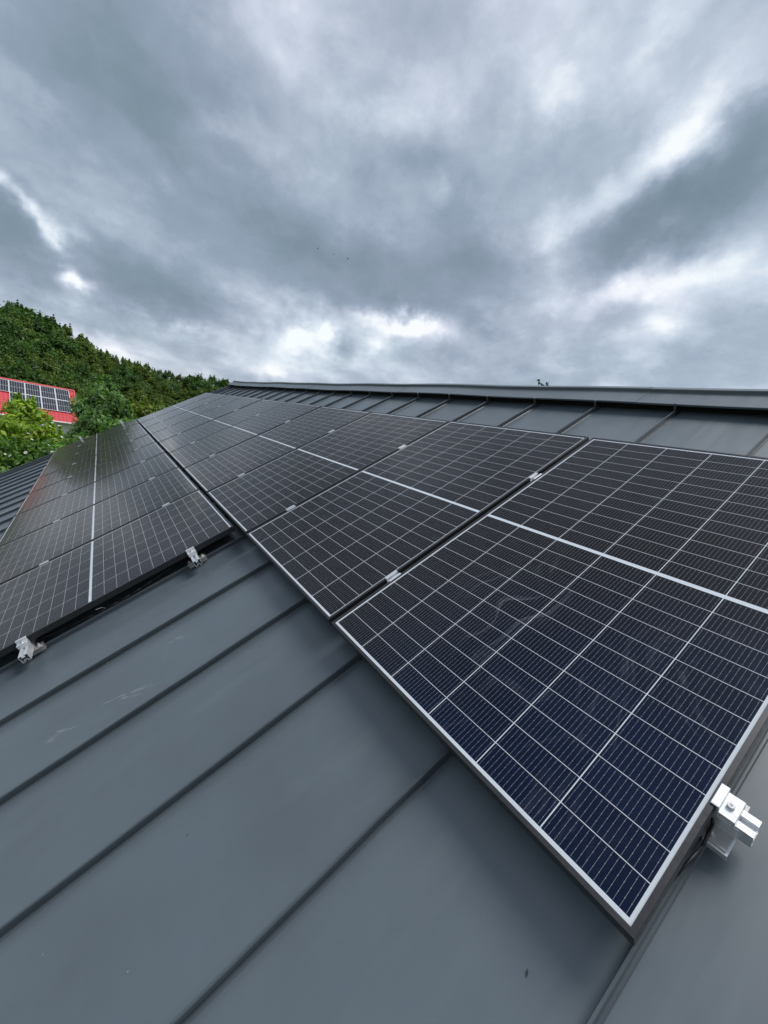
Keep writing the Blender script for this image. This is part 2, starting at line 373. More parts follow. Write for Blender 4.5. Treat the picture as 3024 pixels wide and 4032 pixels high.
# deck under the sheets, gutter, far slope, walls
dk = MB(); dk.box(XL-.01, XR, YE+.02, 2.56, PAN-.16, PAN-.012); link('roof_deck', dk.mesh('roof_deck', VENT), house, MR)
gt = MB(); gt.box(XL, XR, YE-.13, YE-.005, PAN-.15, PAN-.03); link('gutter', gt.mesh('gutter', SEAMM, bevel=.02), house, MR)
apex = MR @ Vector((0, 2.66, -.075))
FL = MR @ Vector((0, YE, PAN))
bw = apex.y+(apex.y-FL.y)
bs = MB(); M2 = Matrix.Translation((0, apex.y, apex.z)) @ Matrix.Rotation(-PITCH, 4, 'X'); bs.box(XL, XR, .02, 8.0, -.16, -.05, M2)
for k in range(-7, 24): bs.box(S0-SP*k-.003, S0-SP*k+.003, .03, 7.98, -.05, -.024, M2)
link('far_roof_slope', bs.mesh('far_roof_slope', ROOF), house)
WALL, n, b = mat('pale_render', (.62, .60, .55), .85)
n.l.new(n.mix(n.noise(geopos(n), 2, 5), (.55, .53, .49, 1), (.68, .66, .61, 1)), b.inputs['Base Color'])
wl = MB(); hy0 = FL.y+.45; hy1 = bw-.45; hz = FL.z-.05
wl.v += [(x, y, z) for x in (XL+.3, XR-.3) for (y, z) in ((hy0, 0), (hy1, 0), (hy1, hz+.1), (apex.y, apex.z-.25), (hy0, hz+.1))]
wl.f += [(0, 1, 2, 3, 4), (9, 8, 7, 6, 5), (0, 5, 6, 1), (1, 6, 7, 2), (0, 4, 9, 5)]
link('wall', wl.mesh('wall', WALL), house)

# ------------------------------------------------------------------ solar panels
PW, PH, GAP = 1.134, 1.762, .024; PP = PW+GAP; LIP = .0115
MU, CU, MV, CV, MID = .018, .183, .0207, .07109, .01443
def frame_mesh():
    prof = [(0, -.035), (0, -.0008), (.0008, 0), (LIP, 0), (LIP, -.0062), (.002, -.0062), (.002, -.033), (.024, -.033), (.024, -.035)]
    V = []; Fc = []; n_ = len(prof)
    for (cx, cy, sx, sy) in ((0, 0, -1, 1), (-PW, 0, 1, 1), (-PW, PH, 1, -1), (0, PH, -1, -1)):
        for d, z in prof: V.append((cx+sx*d, cy+sy*d, z))
    for c_ in range(4):
        for i in range(n_): a0 = c_*n_+i; b0 = c_*n_+(i+1) % n_; c2 = ((c_+1) % 4)*n_; Fc.append((a0, c2+i, c2+(i+1) % n_, b0))
    me = mesh('panel_frame', V, Fc, FRAME); bm = bmesh.new(); bm.from_mesh(me); bmesh.ops.recalc_face_normals(bm, faces=bm.faces); bm.to_mesh(me); bm.free(); return me
FR = frame_mesh()
def quad(name, x0, x1, y0, y1, z, m_): return mesh(name, [(x0, y0, z), (x1, y0, z), (x1, y1, z), (x0, y1, z)], [(0, 1, 2, 3)], m_)
BS = MB().box(-PW+.0025, -.0025, .0025, PH-.0025, -.0058, -.0040).mesh('backsheet', BACK)
GL = quad('glass', -PW+LIP-.0002, -LIP+.0002, LIP-.0002, PH-LIP+.0002, -.0014, GLASS)
CWX, CWY = .1803, .0693
def cell_geo(cells):
    V = []; Fc = []; UV = []
    for (cx, cy) in cells:
        b0 = len(V); hx, hy = CWX/2, CWY/2
        V += [(cx-hx, cy-hy, -.0040), (cx+hx, cy-hy, -.0040), (cx+hx, cy+hy, -.0040), (cx-hx, cy+hy, -.0040), (cx-hx, cy-hy, -.00395), (cx+hx, cy-hy, -.00395), (cx+hx, cy+hy, -.00395), (cx-hx, cy+hy, -.00395)]
        Fc += [(b0+4, b0+5, b0+6, b0+7), (b0, b0+1, b0+5, b0+4), (b0+1, b0+2, b0+6, b0+5), (b0+2, b0+3, b0+7, b0+6), (b0+3, b0, b0+4, b0+7)]
        UV += [(0, 0), (1, 0), (1, 1), (0, 1)] + [(.5/15*0, 0)]*16
    me = mesh('cell', V, Fc, CELL); l = me.uv_layers.new(name='UVMap'); l.data.foreach_set('uv', np.array(UV, dtype='f').ravel()); return me
cpos = [(-(MU+CU*(i+.5)), MV+CV*(j+.5)+(MID if j >= 12 else 0)) for i in range(6) for j in range(24)]
ONE = cell_geo([(0, 0)]); ALL = cell_geo(cpos)
STUFFCELL = ALL
JB = MB().box(-PW/2-.05, -PW/2+.05, PH/2-.03, PH/2+.03, -.028, -.006).mesh('junction_box', BLACK, bevel=.003)
ORD = ['first', 'second', 'third', 'fourth', 'fifth', 'sixth', 'seventh', 'eighth', 'ninth', 'tenth']
def panel(x, y, row, i, n_, single, z=0, rot=(0, 0)):
    if row == 'upper':
        lab = {0: 'nearest solar panel, at the lower right, with wiping smears on its dark blue cells',
               n_-1: 'farthest solar panel of the upper row, next to the gable edge'}.get(i, f'{ORD[i]} solar panel from the right in the upper row')
    else:
        lab = {0: 'nearest panel of the lower row, with two silver clamps on its open side',
               n_-1: 'farthest solar panel of the lower row, beside the upright brackets'}.get(i, f'{ORD[i]} solar panel of the lower row counted from the stepped end')
    root = thing('solar_panel', MR @ T(x, y, z) @ Matrix.Rotation(rot[0], 4, 'X') @ Matrix.Rotation(rot[1], 4, 'Y'), lab, 'solar panel', 'solar panels on the dark metal roof')
    link('frame', FR, root); link('backsheet', BS, root); link('glass', GL, root); link('junction_box', JB, root)
    if single:
        for (cx, cy) in cpos: link('cell', ONE, root, T(cx, cy, 0))
    else: tag(link('cell', STUFFCELL, root), kind='stuff')
    return root
LX = -2.50; LY = -1.787
for i in range(10):
    r_ = (0, 0) if i == 0 else (random.gauss(0, .0009), random.gauss(0, .0012))
    panel(-PP*i, 0, 'upper', i, 10, i < 6, random.uniform(-.0006, .0004) if i else 0, r_)
for i in range(8):
    panel(LX-PP*i, LY, 'lower', i, 8, i < 5, random.uniform(-.0006, .0004), (random.gauss(0, .001), random.gauss(0, .0014)))

# ------------------------------------------------------------------ rails, clamps, seam brackets
RS = [  # rail walls as boxes in (y, z), rail centred on y = 0, top at z = 0
 (-.020, -.0182, -.040, 0), (.0182, .020, -.040, 0), (-.0182, -.0065, -.002, 0), (.0065, .0182, -.002, 0), (-.0083, -.0065, -.012, -.002), (.0065, .0083, -.012, -.002),
 (-.0083, .0083, -.0138, -.012), (-.0182, -.007, -.040, -.038), (.007, .0182, -.040, -.038), (-.009, -.007, -.040, -.030), (.007, .009, -.040, -.030), (-.009, .009, -.030, -.028), (-.007, -.0045, -.040, -.0385), (.0045, .007, -.040, -.0385)]
ZR = -.0352
def rail(x0, x1, y, lab):
    root = thing('mounting_rail', MR @ T(0, y, ZR), lab, 'mounting rail', 'aluminium rails under the solar panels')
    e = MB()
    for (y0, y1, z0, z1) in RS: e.box(x0, x1, y0, y1, z0, z1)
    link('rail_profile', e.mesh('rail_profile', ALU), root)
    return root
rail(-11.72, .061, .323, 'aluminium rail under the upper row, its bright cut end sticking out at the right')
rail(-11.72, .061, 1.270, 'aluminium rail under the upper half of the upper row of panels')
rail(-11.80, LX+.118, -.318, 'aluminium rail of the lower row ending beside the panel corner, nearer the ridge')
rail(-11.80, LX+.118, -1.250, 'aluminium rail of the lower row with its open end at the left of the picture')
def mid_clamp_mesh():
    e = MB(); L = .031
    for s in (-1, 1):
        a, b_ = sorted((s*.0075, s*.0195)); e.box(a, b_, -L, L, .0003, .0030)
        a, b_ = sorted((s*.0075, s*.0093)); e.box(a, b_, -L, L, -.017, .0005)
    e.box(-.0077, .0077, -L, L, -.0190, -.0168); me = e.mesh('clamp_profile', ALU, bevel=.0006); return me
MCL = mid_clamp_mesh()
BOLT = MB().cyl((0, 0, 0), .0065, -.0168, -.0100, 12).cyl((0, 0, 0), .003, -.0101, -.0096, 6).mesh('bolt', STEEL)
def mid_clamp(x, y, lab):
    root = thing('mid_clamp', MR @ T(x, y, 0), lab, 'clamp', 'silver clamps between the solar panels')
    link('clamp_profile', MCL, root); link('bolt', BOLT, root); return root
WHR = {.323: 'lower rail', 1.27: 'upper rail', -.318: 'rail nearer the ridge', -1.25: 'rail nearer the eave', -1.612: 'lowest line, near the eave edge'}
for i in range(9):
    for y in (.323, 1.27):
        mid_clamp(-PP*(i+1)+GAP/2, y, f'small clamp between {ORD[i]} and {ORD[i+1]} upper row panel, {WHR[y]}')
for i in range(7):
    for y in (-.318, -1.25):
        mid_clamp(LX-PP*(i+1)+GAP/2, y, f'small clamp between {ORD[i]} and {ORD[i+1]} lower row panel, {WHR[y]}')
SLIM = MB().box(-.0135, .0135, -.035, .035, .0003, .0022).mesh('slim_cover', FRAME, bevel=.0006)
for i in range(1, 7):
    o = link('joint_strip', SLIM, None, MR @ T(LX-PP*(i+1)+GAP/2, -1.612, 0)); tag(o, f'thin strip in the joint of {ORD[i]} and {ORD[i+1]} lower row panel, near the eave', 'strip', 'thin strips in the lower row joints')
def end_clamp(x, y, s, lab):
    """s = +1: the free side is towards +x. a stepped plate over the frame, foot, socket screw"""
    root = thing('end_clamp', MR @ T(x, y, 0) @ Matrix.Diagonal((s, 1, 1, 1)), lab, 'clamp', 'end clamps of the panel rows')
    e = MB(); L = .0255
    e.box(-.0085, .0065, -L, L, .0004, .0042); e.box(.0035, .0065, -L, L, -.012, .0006); e.box(.0035, .033, -L-.0005, L+.0005, -.0155, -.0118); e.box(.030, .033, -L, L, -.0345, -.0154); e.box(.0035, .0062, -L, L, -.0345, -.0154)
    link('clamp_plate', e.mesh('clamp_plate', ALU, bevel=.0009), root)
    q = MB().cyl((.0175, 0, 0), .0066, -.0118, -.0045, 18); link('bolt', q.mesh('bolt', STEEL, bevel=.0004), root)
    q = MB().cyl((.0175, 0, 0), .0030, -.0045, -.0041, 6); link('hex_socket', q.mesh('hex_socket', ALUD), root)
    q = MB().box(.004, .028, -.0055, .0055, -.047, -.035); link('slot_nut', q.mesh('slot_nut', STEEL, bevel=.0008), root)
    return root
end_clamp(.0005, .320, 1, 'silver end clamp with a socket screw holding the nearest panel at the right')
end_clamp(.0005, 1.270, 1, 'silver end clamp on the right side of the nearest panel, towards the ridge')
end_clamp(LX+.0005, -.318, 1, 'silver end clamp on the lower row, right of centre on its open side')
end_clamp(LX+.0005, -1.250, 1, 'silver end clamp on the lower row at the left edge of the picture')
xe = LX-PP*8+GAP-.0005
for y, q in ((-.318, 'nearer the ridge'), (-1.25, 'nearer the eave')):
    end_clamp(xe, y, -1, f'end clamp at the far end of the lower row, {q}')
    root = thing('rail_bracket', MR @ T(xe-.06, y, 0), f'upright silver bracket at the far gable edge, {q}', 'bracket', 'upright brackets at the far verge')
    e = MB(); e.box(-.004, .0, -.025, .025, -.035, .075); e.box(-.004, .035, -.025, .025, -.0345, -.031); link('bracket_plate', e.mesh('bracket_plate', ALU, bevel=.001), root)
    link('bolt', MB().cyl((.018, 0, 0), .006, -.031, -.024, 12).mesh('bolt', STEEL), root)
end_clamp(-PP*10+GAP-.0005, .323, -1, 'end clamp at the far end of the upper row, on the lower rail')
end_clamp(-PP*10+GAP-.0005, 1.27, -1, 'end clamp at the far end of the upper row, on the upper rail')
def seam_bracket(x, y, lab, wing=1, grp='clamp feet on the roof seams'):
    root = thing('seam_bracket', MR @ T(x, y, 0), lab, 'bracket', grp)
    e = MB(); e.box(-.030, .030, -.058, .058, -.0825, -.0785)                     # top plate carrying the rail
    e.box(.0065, .014, -.058, .058, -.112, -.0825); e.box(-.0115, -.0045, -.058, .058, -.112, -.0825)   # jaws on either side of the seam
    link('bracket_body', e.mesh('bracket_body', GALV, bevel=.0008), root)
    for s in (-1, 1):
        q = MB().cyl((.0, s*.042, 0), .007, -.0785, -.0715, 6); q.cyl((0, s*.042, 0), .004, -.0715, -.064, 10); link('bolt', q.mesh('bolt', STEEL), root)
    q = MB(); q.cyl((0, -.035, -.098), .006, .014, .020, 6, 'x'); link('clamping_screw', q.mesh('clamping_screw', STEEL), root)
    return root
for yy, side in ((.323, 'upper row, lower rail'), (1.27, 'upper row, upper rail')):
    for k in range(0, 23, 2):
        if k == 0: lab = 'grey clamp foot on the seam under the rail end at the right' if yy < 1 else 'grey clamp foot under the right rail end nearer the ridge'
        else: lab = f'grey clamp foot beneath the {side}, {([*ORD, "eleventh", "twelfth"])[k//2]} from the right'
        seam_bracket(S0-SP*k+(.012 if k == 0 else 0), yy, lab)
for yy, side in ((-.318, 'near the step in the array'), (-1.25, 'at the left edge of the picture')):
    for j, k in enumerate(range(5, 24, 2)):
        if j == 0: lab = f'bolted clamp foot under the open rail end, {side}'
        else: lab = f'grey clamp foot under the lower row, {"ridge" if yy > -1 else "eave"} side rail, {ORD[j]} from open end'
        seam_bracket(S0-SP*k+(.02 if k == 5 else 0), yy, lab)
# angled plate below the right rail end
root = thing('angle_plate', MR @ T(.028, .303, 0), 'bright folded aluminium plate hanging below the right rail end', 'plate')
e = MB(); e.box(-.030, .012, -.042, -.0005, -.0855, -.0825); e.box(-.030, .012, -.0425, -.0395, -.100, -.0828); e.box(-.030, .012, -.003, .0, -.0825, -.042); link('folded_plate', e.mesh('folded_plate', ALU, bevel=.0006), root)
# cable under the lower row and its connector
q = MB(); pts = [(LX-.03+.02*math.sin(t*5), -.45-.9*t, -.06-.025*math.sin(math.pi*t)) for t in np.linspace(0, 1, 14)]; q.tube(pts, .003, 6)
cb = link('cable', q.mesh('cable', BLACK, True), None, MR); tag(cb, 'black string cable sagging under the open edge of the lower row', 'cable')
q = MB(); q.tube([(LX-.01, -.865, -.078), (LX-.004, -.875, -.062), (LX-.002, -.905, -.055)], .0016, 6); tag(link('cable_clip', q.mesh('cable_clip', STEEL), None, MR), 'small bright wire clip in the dark gap under the lower row', 'clip')
q = MB(); q.tube([(-.02, .05, -.06), (-.005, .16, -.07), (.006, .24, -.066), (.003, .29, -.06), (-.02, .36, -.06)], .003, 6); tag(link('cable', q.mesh('cable', BLACK, True), None, MR), 'black cable under the right edge of the nearest panel', 'cable')
# bits lying on the roof
DEB, _, _ = mat('dead_leaf', (.05, .05, .045), .8)
def debris(px, py, L, lab, m_, nm):
    # point on the roof surface seen there
    d = MR.inverted().to_3x3() @ Vector(ray(px, py).tolist()); c = MR.inverted() @ Vector(CAM.tolist()); t = (PAN+.002-c.z)/d.z; p = c+d*t
    e = MB(); e.v += [(0, 0, 0), (L*.5, L*.16, .002), (L, 0, .0015), (L*.5, -L*.14, .001), (L*.5, 0, .004)]; e.f += [(0, 1, 4), (1, 2, 4), (2, 3, 4), (3, 0, 4)]
    o = link(nm, e.mesh(nm, m_), None, MR @ T(p.x, p.y, PAN+.0015) @ Matrix.Rotation(random.uniform(0, 3), 4, 'Z')); tag(o, lab, 'leaf' if nm == 'leaf_scrap' else 'swarf')
debris(2072, 3850, .014, 'small dark scrap of leaf on the metal at the lower right', DEB, 'leaf_scrap')
debris(736, 3292, .006, 'tiny dark scrap on the sheet left of the middle seam', DEB, 'leaf_scrap')
debris(330, 3402, .010, 'bright metal shaving stuck to the seam at lower left', STEEL, 'metal_shaving')

# pale drag scratches: hair-thin rub marks on two of the sheets, each a sliver a fraction of a millimetre proud
SCR, _, _ = mat('rubbed_paint', (.30, .33, .345), .5)
def scratches(u0, v0, ang, n_, L, spread, lab, seed):
    g_ = random.Random(seed); e = MB(); ca, sa = math.cos(ang), math.sin(ang)
    for i in range(n_):
        ox = g_.gauss(0, spread*1.6); oy = g_.gauss(0, spread*.35); l_ = L*g_.uniform(.25, 1); w_ = g_.uniform(.0007, .0017); a2 = g_.gauss(0, .03)
        b0 = len(e.v)
        for (p, q) in ((-l_/2, 0), (0, -w_), (l_/2, 0), (0, w_)):
            x_ = p*math.cos(a2)-q*math.sin(a2)+ox; y_ = p*math.sin(a2)+q*math.cos(a2)+oy
            rx, ry = x_*ca-y_*sa, x_*sa+y_*ca; e.v.append((rx, ry, pan_z(u0+rx, v0+ry, 3)+.0007))
        e.f.append((b0, b0+1, b0+2, b0+3))
    o = link('scratch_marks', mesh('scratch_marks', e.v, e.f, SCR), None, MR @ T(u0, v0, 0)); tag(o, lab, 'scratches')
scratches(-1.671, -0.814, 1.229, 16, .10, .035, 'group of pale scratches on the second sheet below the lower row, left of centre', 1)
scratches(-1.849, -0.544, 1.229, 9, .07, .025, 'faint short scratches on the same sheet further up, towards the panels', 2)
scratches(-1.708, -1.085, 1.229, 7, .09, .03, 'faint pale rub marks on the sheet near the left edge of the picture', 3)
# ------------------------------------------------------------------ red roofed house with its own panels
RB = Vector(at(270, 1539, 55).tolist())
a_ = math.radians(10); pb = math.radians(35)
ux = Vector((-math.sin(a_), math.cos(a_), 0))                      # towards the right end of the roof
dn = Vector((math.cos(a_)*math.cos(pb), math.sin(a_)*math.cos(pb), -math.sin(pb)))
yv = -dn; zv = ux.cross(yv)
RM = Matrix((ux, yv, zv)).transposed().to_4x4(); RM.translation = RB   # local: x right, y up slope, z out
REDR, n, b = mat('red_tile_paint', (.42, .045, .045), .45)
n.l.new(n.mix(n.noise(geopos(n), 1.5, 5), (.50, .045, .050, 1), (.64, .075, .080, 1)), b.inputs['Base Color'])
WHITE, n, b = mat('white_facade', (.74, .74, .72), .8); n.l.new(n.mix(n.noise(geopos(n), 1.5, 4), (.68, .68, .66, 1), (.8, .8, .78, 1)), b.inputs['Base Color'])
rh = thing('red_roofed_house', RM, 'white house with a bright red tiled roof carrying white framed solar panels', 'house')
x1r = .42; x0r = -11.0; yb = -4.95; yt = .18
nc = 15; ch = (yt-yb)/nc
for c_ in range(nc):
    y0 = yb+c_*ch; e = MB(); nt = 38; tw = (x1r-x0r)/nt
    V = []; Fc = []
    for i in range(nt*4+1):
        xx = x0r+tw*i/4; zz = .018*math.sin(2*math.pi*i/4)
        V += [(xx, y0, -.085+zz), (xx, y0, -.064+zz), (xx, y0+ch*1.02, -.085+zz)]
    for i in range(nt*4): a0 = i*3; Fc += [(a0, a0+3, a0+4, a0+1), (a0+1, a0+4, a0+5, a0+2)]
    link('tile_course', mesh('tile_course', V, Fc, REDR), rh)
e = MB(); e.box(x0r, x1r+.04, yt-.06, yt+.16, -.07, .0); link('ridge', e.mesh('ridge', REDR, bevel=.03), rh)
e = MB(); e.box(x1r-.02, x1r+.10, yb, yt+.1, -.30, .0); link('verge_board', e.mesh('verge_board', REDR, bevel=.01), rh)
e = MB(); e.box(x0r, x1r+.06, yb-.13, yb-.005, -.16, -.05); link('gutter', e.mesh('gutter', WHITE, bevel=.02), rh)
INV = RM.inverted()
ev = RM @ Vector((x1r, yb, -.15)); tp = RM @ Vector((x1r, yt, -.12))
hdir = Vector((dn.x, dn.y, 0)).normalized(); span = (ev-tp).dot(hdir)
e = MB(); right_in = tp-ux*.35; left_in = tp-ux*11.0
for p0 in (right_in, left_in):
    for off, zz in ((span-.45, -.0), (-span+.45, 0)):
        pass
pr = []
for p0 in (right_in, left_in):
    A = p0+hdir*(span-.45); B_ = p0-hdir*(span-.45)
    pr += [Vector((A.x, A.y, -.3)), Vector((A.x, A.y, ev.z-.02)), Vector((p0.x, p0.y, p0.z-.3)), Vector((B_.x, B_.y, ev.z-.02)), Vector((B_.x, B_.y, -.3))]
e.v += [tuple(INV @ p) for p in pr]; e.f += [(0, 1, 2, 3, 4), (9, 8, 7, 6, 5), (0, 5, 6, 1), (4, 3, 8, 9)]
link('wall', e.mesh('wall', WHITE), rh)
e = MB(); bb = [RM @ Vector((x1r, yt, -.03)), RM @ Vector((x0r, yt, -.03))]; bb += [p-hdir*span*1.05+Vector((0, 0, -span*.72)) for p in bb]
e.v += [tuple(INV @ p) for p in bb] + [tuple(INV @ (p-Vector((0, 0, .12)))) for p in bb]; e.f += [(0, 1, 3, 2), (4, 6, 7, 5), (0, 2, 6, 4), (1, 5, 7, 3), (0, 4, 5, 1), (2, 3, 7, 6)]
link('far_roof_slope', e.mesh('far_roof_slope', REDR), rh)
WFR, _, _ = mat('silver_panel_frame', (.72, .74, .76), .4, .3)
DC, n, b = mat('grey_blue_cell', (.014, .016, .028), .30, 0, .3)
e = MB(); w2, h2, fw = 1.134, 1.762, .030
for (a0, a1, c0, c1) in ((0, w2, 0, fw), (0, w2, h2-fw, h2), (0, fw, fw, h2-fw), (w2-fw, w2, fw, h2-fw)): e.box(a0, a1, c0, c1, -.035, 0)
F2 = e.mesh('frame', WFR)
GBS, _, _ = mat('pale_grey_backsheet', (.42, .43, .45), .6)
B2 = MB().box(fw, w2-fw, fw, h2-fw, -.02, -.008).mesh('backsheet', GBS)
e = MB(); sw_ = (w2-2*fw)/6
for i in range(6):
    for (c0, c1) in ((fw+.015, h2/2-.018), (h2/2+.018, h2-fw-.015)): e.box(fw+sw_*i+.009, fw+sw_*(i+1)-.009, c0, c1, -.008, -.005)
C2 = e.mesh('cell', DC)
cn = ['rightmost', 'second from the right', 'third from the right', 'fourth from the right', 'fifth from the right', 'sixth from the right']
for row in range(2):
    for c_ in range(6 if row == 0 else 4):
        r0 = thing('solar_panel', RM @ T(-w2-c_*1.153, -1.762-row*1.782, .04), f'white framed panel on the red roof, {cn[c_]}, {"top" if row == 0 else "bottom"} row', 'solar panel', 'solar panels on the red roof')
        link('frame', F2, r0); link('backsheet', B2, r0); tag(link('cell', C2, r0), kind='stuff')

# ------------------------------------------------------------------ vegetation
def leaf_mat(name, tr=.38):
    M_, n, b = mat(name, (.05, .09, .02), .5, 0, .35)
    at_ = n.n.new('ShaderNodeAttribute'); at_.attribute_name = 'Col'
    oi = n.n.new('ShaderNodeObjectInfo')
    c = n.mix(n.math('MULTIPLY', oi.outputs['Random'], .35), at_.outputs['Color'], n.mix(1.0, at_.outputs['Color'], (1.15, 1.04, .85, 1), 'MULTIPLY'))
    n.l.new(c, b.inputs['Base Color'])
    t = n.n.new('ShaderNodeBsdfTranslucent'); n.l.new(n.mix(1.0, c, (1.2, 1.5, .7, 1), 'MULTIPLY'), t.inputs[0])
    mx_ = n.n.new('ShaderNodeMixShader'); mx_.inputs[0].default_value = tr
    o = [x for x in n.n if x.type == 'OUTPUT_MATERIAL'][0]
    n.l.new(b.outputs[0], mx_.inputs[1]); n.l.new(t.outputs[0], mx_.inputs[2]); n.l.new(mx_.outputs[0], o.inputs[0]); return M_
LEAF = leaf_mat('leaf')
BARK, n, b = mat('bark', (.10, .08, .06), .9); n.l.new(n.mix(n.noise(n.scale(objco(n), (6, 6, 1)), 3, 5), (.05, .042, .035, 1), (.16, .13, .10, 1)), b.inputs['Base Color'])
def leaves(centers, radii, per, size, cols, seed, droop=.0, elong=1.7, shell=.55, flat=.75):
    """leaf-sized faces gathered in clumps: returns a mesh. centers (n,3), radii (n,)"""
    g_ = np.random.default_rng(seed); cnt_ = np.maximum(6, (per*np.minimum(1.6, (radii/np.median(radii))**1.8))).astype(int)
    ci = np.repeat(np.arange(len(centers)), cnt_); n_ = len(ci)
    d = g_.normal(size=(n_, 3)); d /= np.linalg.norm(d, axis=1)[:, None]
    rr = radii[ci]*(shell+(1-shell)*g_.random(n_))*(1+.25*g_.normal(size=n_).clip(-1.5, 1.8))
    p = centers[ci]+d*rr[:, None]*np.array([1, 1, flat])
    nrm = d+g_.normal(size=(n_, 3))*.55+np.array([0, 0, .45]); nrm /= np.linalg.norm(nrm, axis=1)[:, None]
    t = np.cross(nrm, g_.normal(size=(n_, 3))); t[:, 2] -= droop; t -= nrm*(t*nrm).sum(1)[:, None]; t /= np.linalg.norm(t, axis=1)[:, None]+1e-9
    s = np.cross(nrm, t); sz = size*(.6+.8*g_.random(n_))
    a = t*(sz*elong/2)[:, None]; b_ = s*(sz/2)[:, None]; fold = nrm*(sz*.18)[:, None]
    V = np.stack([p-a, p+b_-fold*0+fold, p+a-fold, p-b_+fold], 1).reshape(-1, 3)
    me = bpy.data.meshes.new('crown'); nf = n_
    me.vertices.add(nf*4); me.vertices.foreach_set('co', V.astype('f').ravel())
    me.loops.add(nf*4); me.loops.foreach_set('vertex_index', np.arange(nf*4, dtype='i'))
    me.polygons.add(nf); me.polygons.foreach_set('loop_start', np.arange(0, nf*4, 4, dtype='i')); me.polygons.foreach_set('loop_total', np.full(nf, 4, dtype='i'))
    ca = me.color_attributes.new('Col', 'FLOAT_COLOR', 'POINT')
    cols = np.array(cols); cc = cols[g_.integers(0, len(cols), n_)]; cl = .78+.44*g_.random(len(centers)); cc = cc*1.4*(cl[ci]*(.75+.5*g_.random(n_)))[:, None]
    C4 = np.ones((nf, 4, 4), dtype='f'); C4[:, :, :3] = cc[:, None, :]; ca.data.foreach_set('color', C4.ravel())
    me.materials.append(LEAF); me.update(); me.validate(); return me
def crown_clumps(seed, R, H, n_, z0, r0, spikes=0):
    g_ = np.random.default_rng(seed); c = []; r = []
    while len(c) < n_:
        p = g_.uniform(-1, 1, 3)
        q = np.linalg.norm(p)
        if q > 1 or q < .35: continue
        taper = 1-.35*max(p[2], 0)
        c.append((p[0]*R*taper, p[1]*R*taper, z0+(p[2]+1)*H/2)); r.append(r0*(.6+.8*g_.random()))
    for i in range(spikes):
        a = g_.random()*6.28; rad = R*.75*g_.random()**.6; top = z0+H*(1-.42*(rad/R)**2)
        hs = g_.uniform(.45, 1.25)
        for j in range(5): c.append((rad*math.cos(a), rad*math.sin(a), top+r0*(-.5+.34*j)*hs)); r.append(r0*(.42-.085*j))
    return np.array(c), np.array(r)
def trunk_mesh(H, R, r, seed, nb=7):
    g_ = random.Random(seed); e = MB(); pts = [(0, 0, -.4)]; x = y = 0
    for i in range(1, 5): x += g_.uniform(-.05, .05)*H*.2; y += g_.uniform(-.05, .05)*H*.2; pts.append((x, y, H*.2*i))
    for i in range(4): e.tube([pts[i], pts[i+1]], (r*(1-.2*i), r*(.8-.2*i+.02)), 8)
    for k_ in range(nb):
        i = g_.choice([1, 2, 3, 3]); a = g_.random()*6.28; p = pts[i]; L = R*g_.uniform(.5, .85)
        p1 = (p[0]+L*.55*math.cos(a), p[1]+L*.55*math.sin(a), p[2]+L*.45); p2 = (p[0]+L*math.cos(a+.2), p[1]+L*math.sin(a+.2), p[2]+L*.75)
        e.tube([p, p1], (r*.4, r*.26), 6); e.tube([p1, p2], (r*.26, r*.1), 6)
    return e.mesh('trunk', BARK, True)
def tree(name, x, y, z, crown, trunk, lab, cat, group=None, s=1.0, sz=1.0, rot=0):
    root = thing(name, T(x, y, z) @ Matrix.Rotation(rot, 4, 'Z') @ Matrix.Diagonal((s, s, sz, 1)), lab, cat, group)
    link('crown', crown, root); link('trunk', trunk, root); return root
# the wood on the bank: six builds, many individual trees
DKG = [(.040, .090, .018), (.055, .115, .024), (.032, .072, .018), (.075, .13, .028)]
OLV = [(.075, .118, .022), (.095, .138, .026), (.055, .095, .020), (.115, .150, .032)]
MDG = [(.060, .115, .038), (.078, .135, .042), (.048, .092, .032)]
kinds = []
for i, (pal, R, H, n_, r0) in enumerate([(DKG, 4.2, 11, 46, 1.35), (DKG, 3.4, 12, 40, 1.2), (OLV, 4.4, 10, 46, 1.3), (OLV, 3.6, 10.5, 42, 1.15), (MDG, 4.0, 9.5, 44, 1.15), (DKG, 3.0, 9, 36, 1.0)]):
    c_, r_ = crown_clumps(40+i, R, H, n_, 1.6, r0, 9)
    kinds.append((leaves(c_, r_, 165, .22, pal, 90+i, elong=1.8, shell=.4), trunk_mesh(H, R, .28, i), R, H+1.6+.4, ['dark green', 'tall dark green', 'olive green', 'yellowish olive', 'mid green', 'slim dark green'][i]))
SKY = [(-60, 1190), (0, 1195), (60, 1190), (150, 1228), (220, 1262), (300, 1312), (400, 1372), (500, 1402), (600, 1445), (700, 1474), (790, 1474), (850, 1476), (895, 1496), (930, 1530), (990, 1560)]
def skyy(px): return float(np.interp(px, [a[0] for a in SKY], [a[1] for a in SKY]))
cnt = 0
def wood(px, py, D, kind, lab, group=None, name='woodland_tree'):
    crown, trunk, R, H, _ = kinds[kind]
    top = at(px, py, D); z = float(gz(top[0], top[1]))-.3
    sc_ = (top[2]-z)/H; sc_ = max(.45, sc_)
    w_ = min(max(sc_, .62), 1.25)
    return tree(name, top[0], top[1], top[2]-H*sc_, crown, trunk, lab, 'tree', group, w_, sc_, random.uniform(0, 6.28))
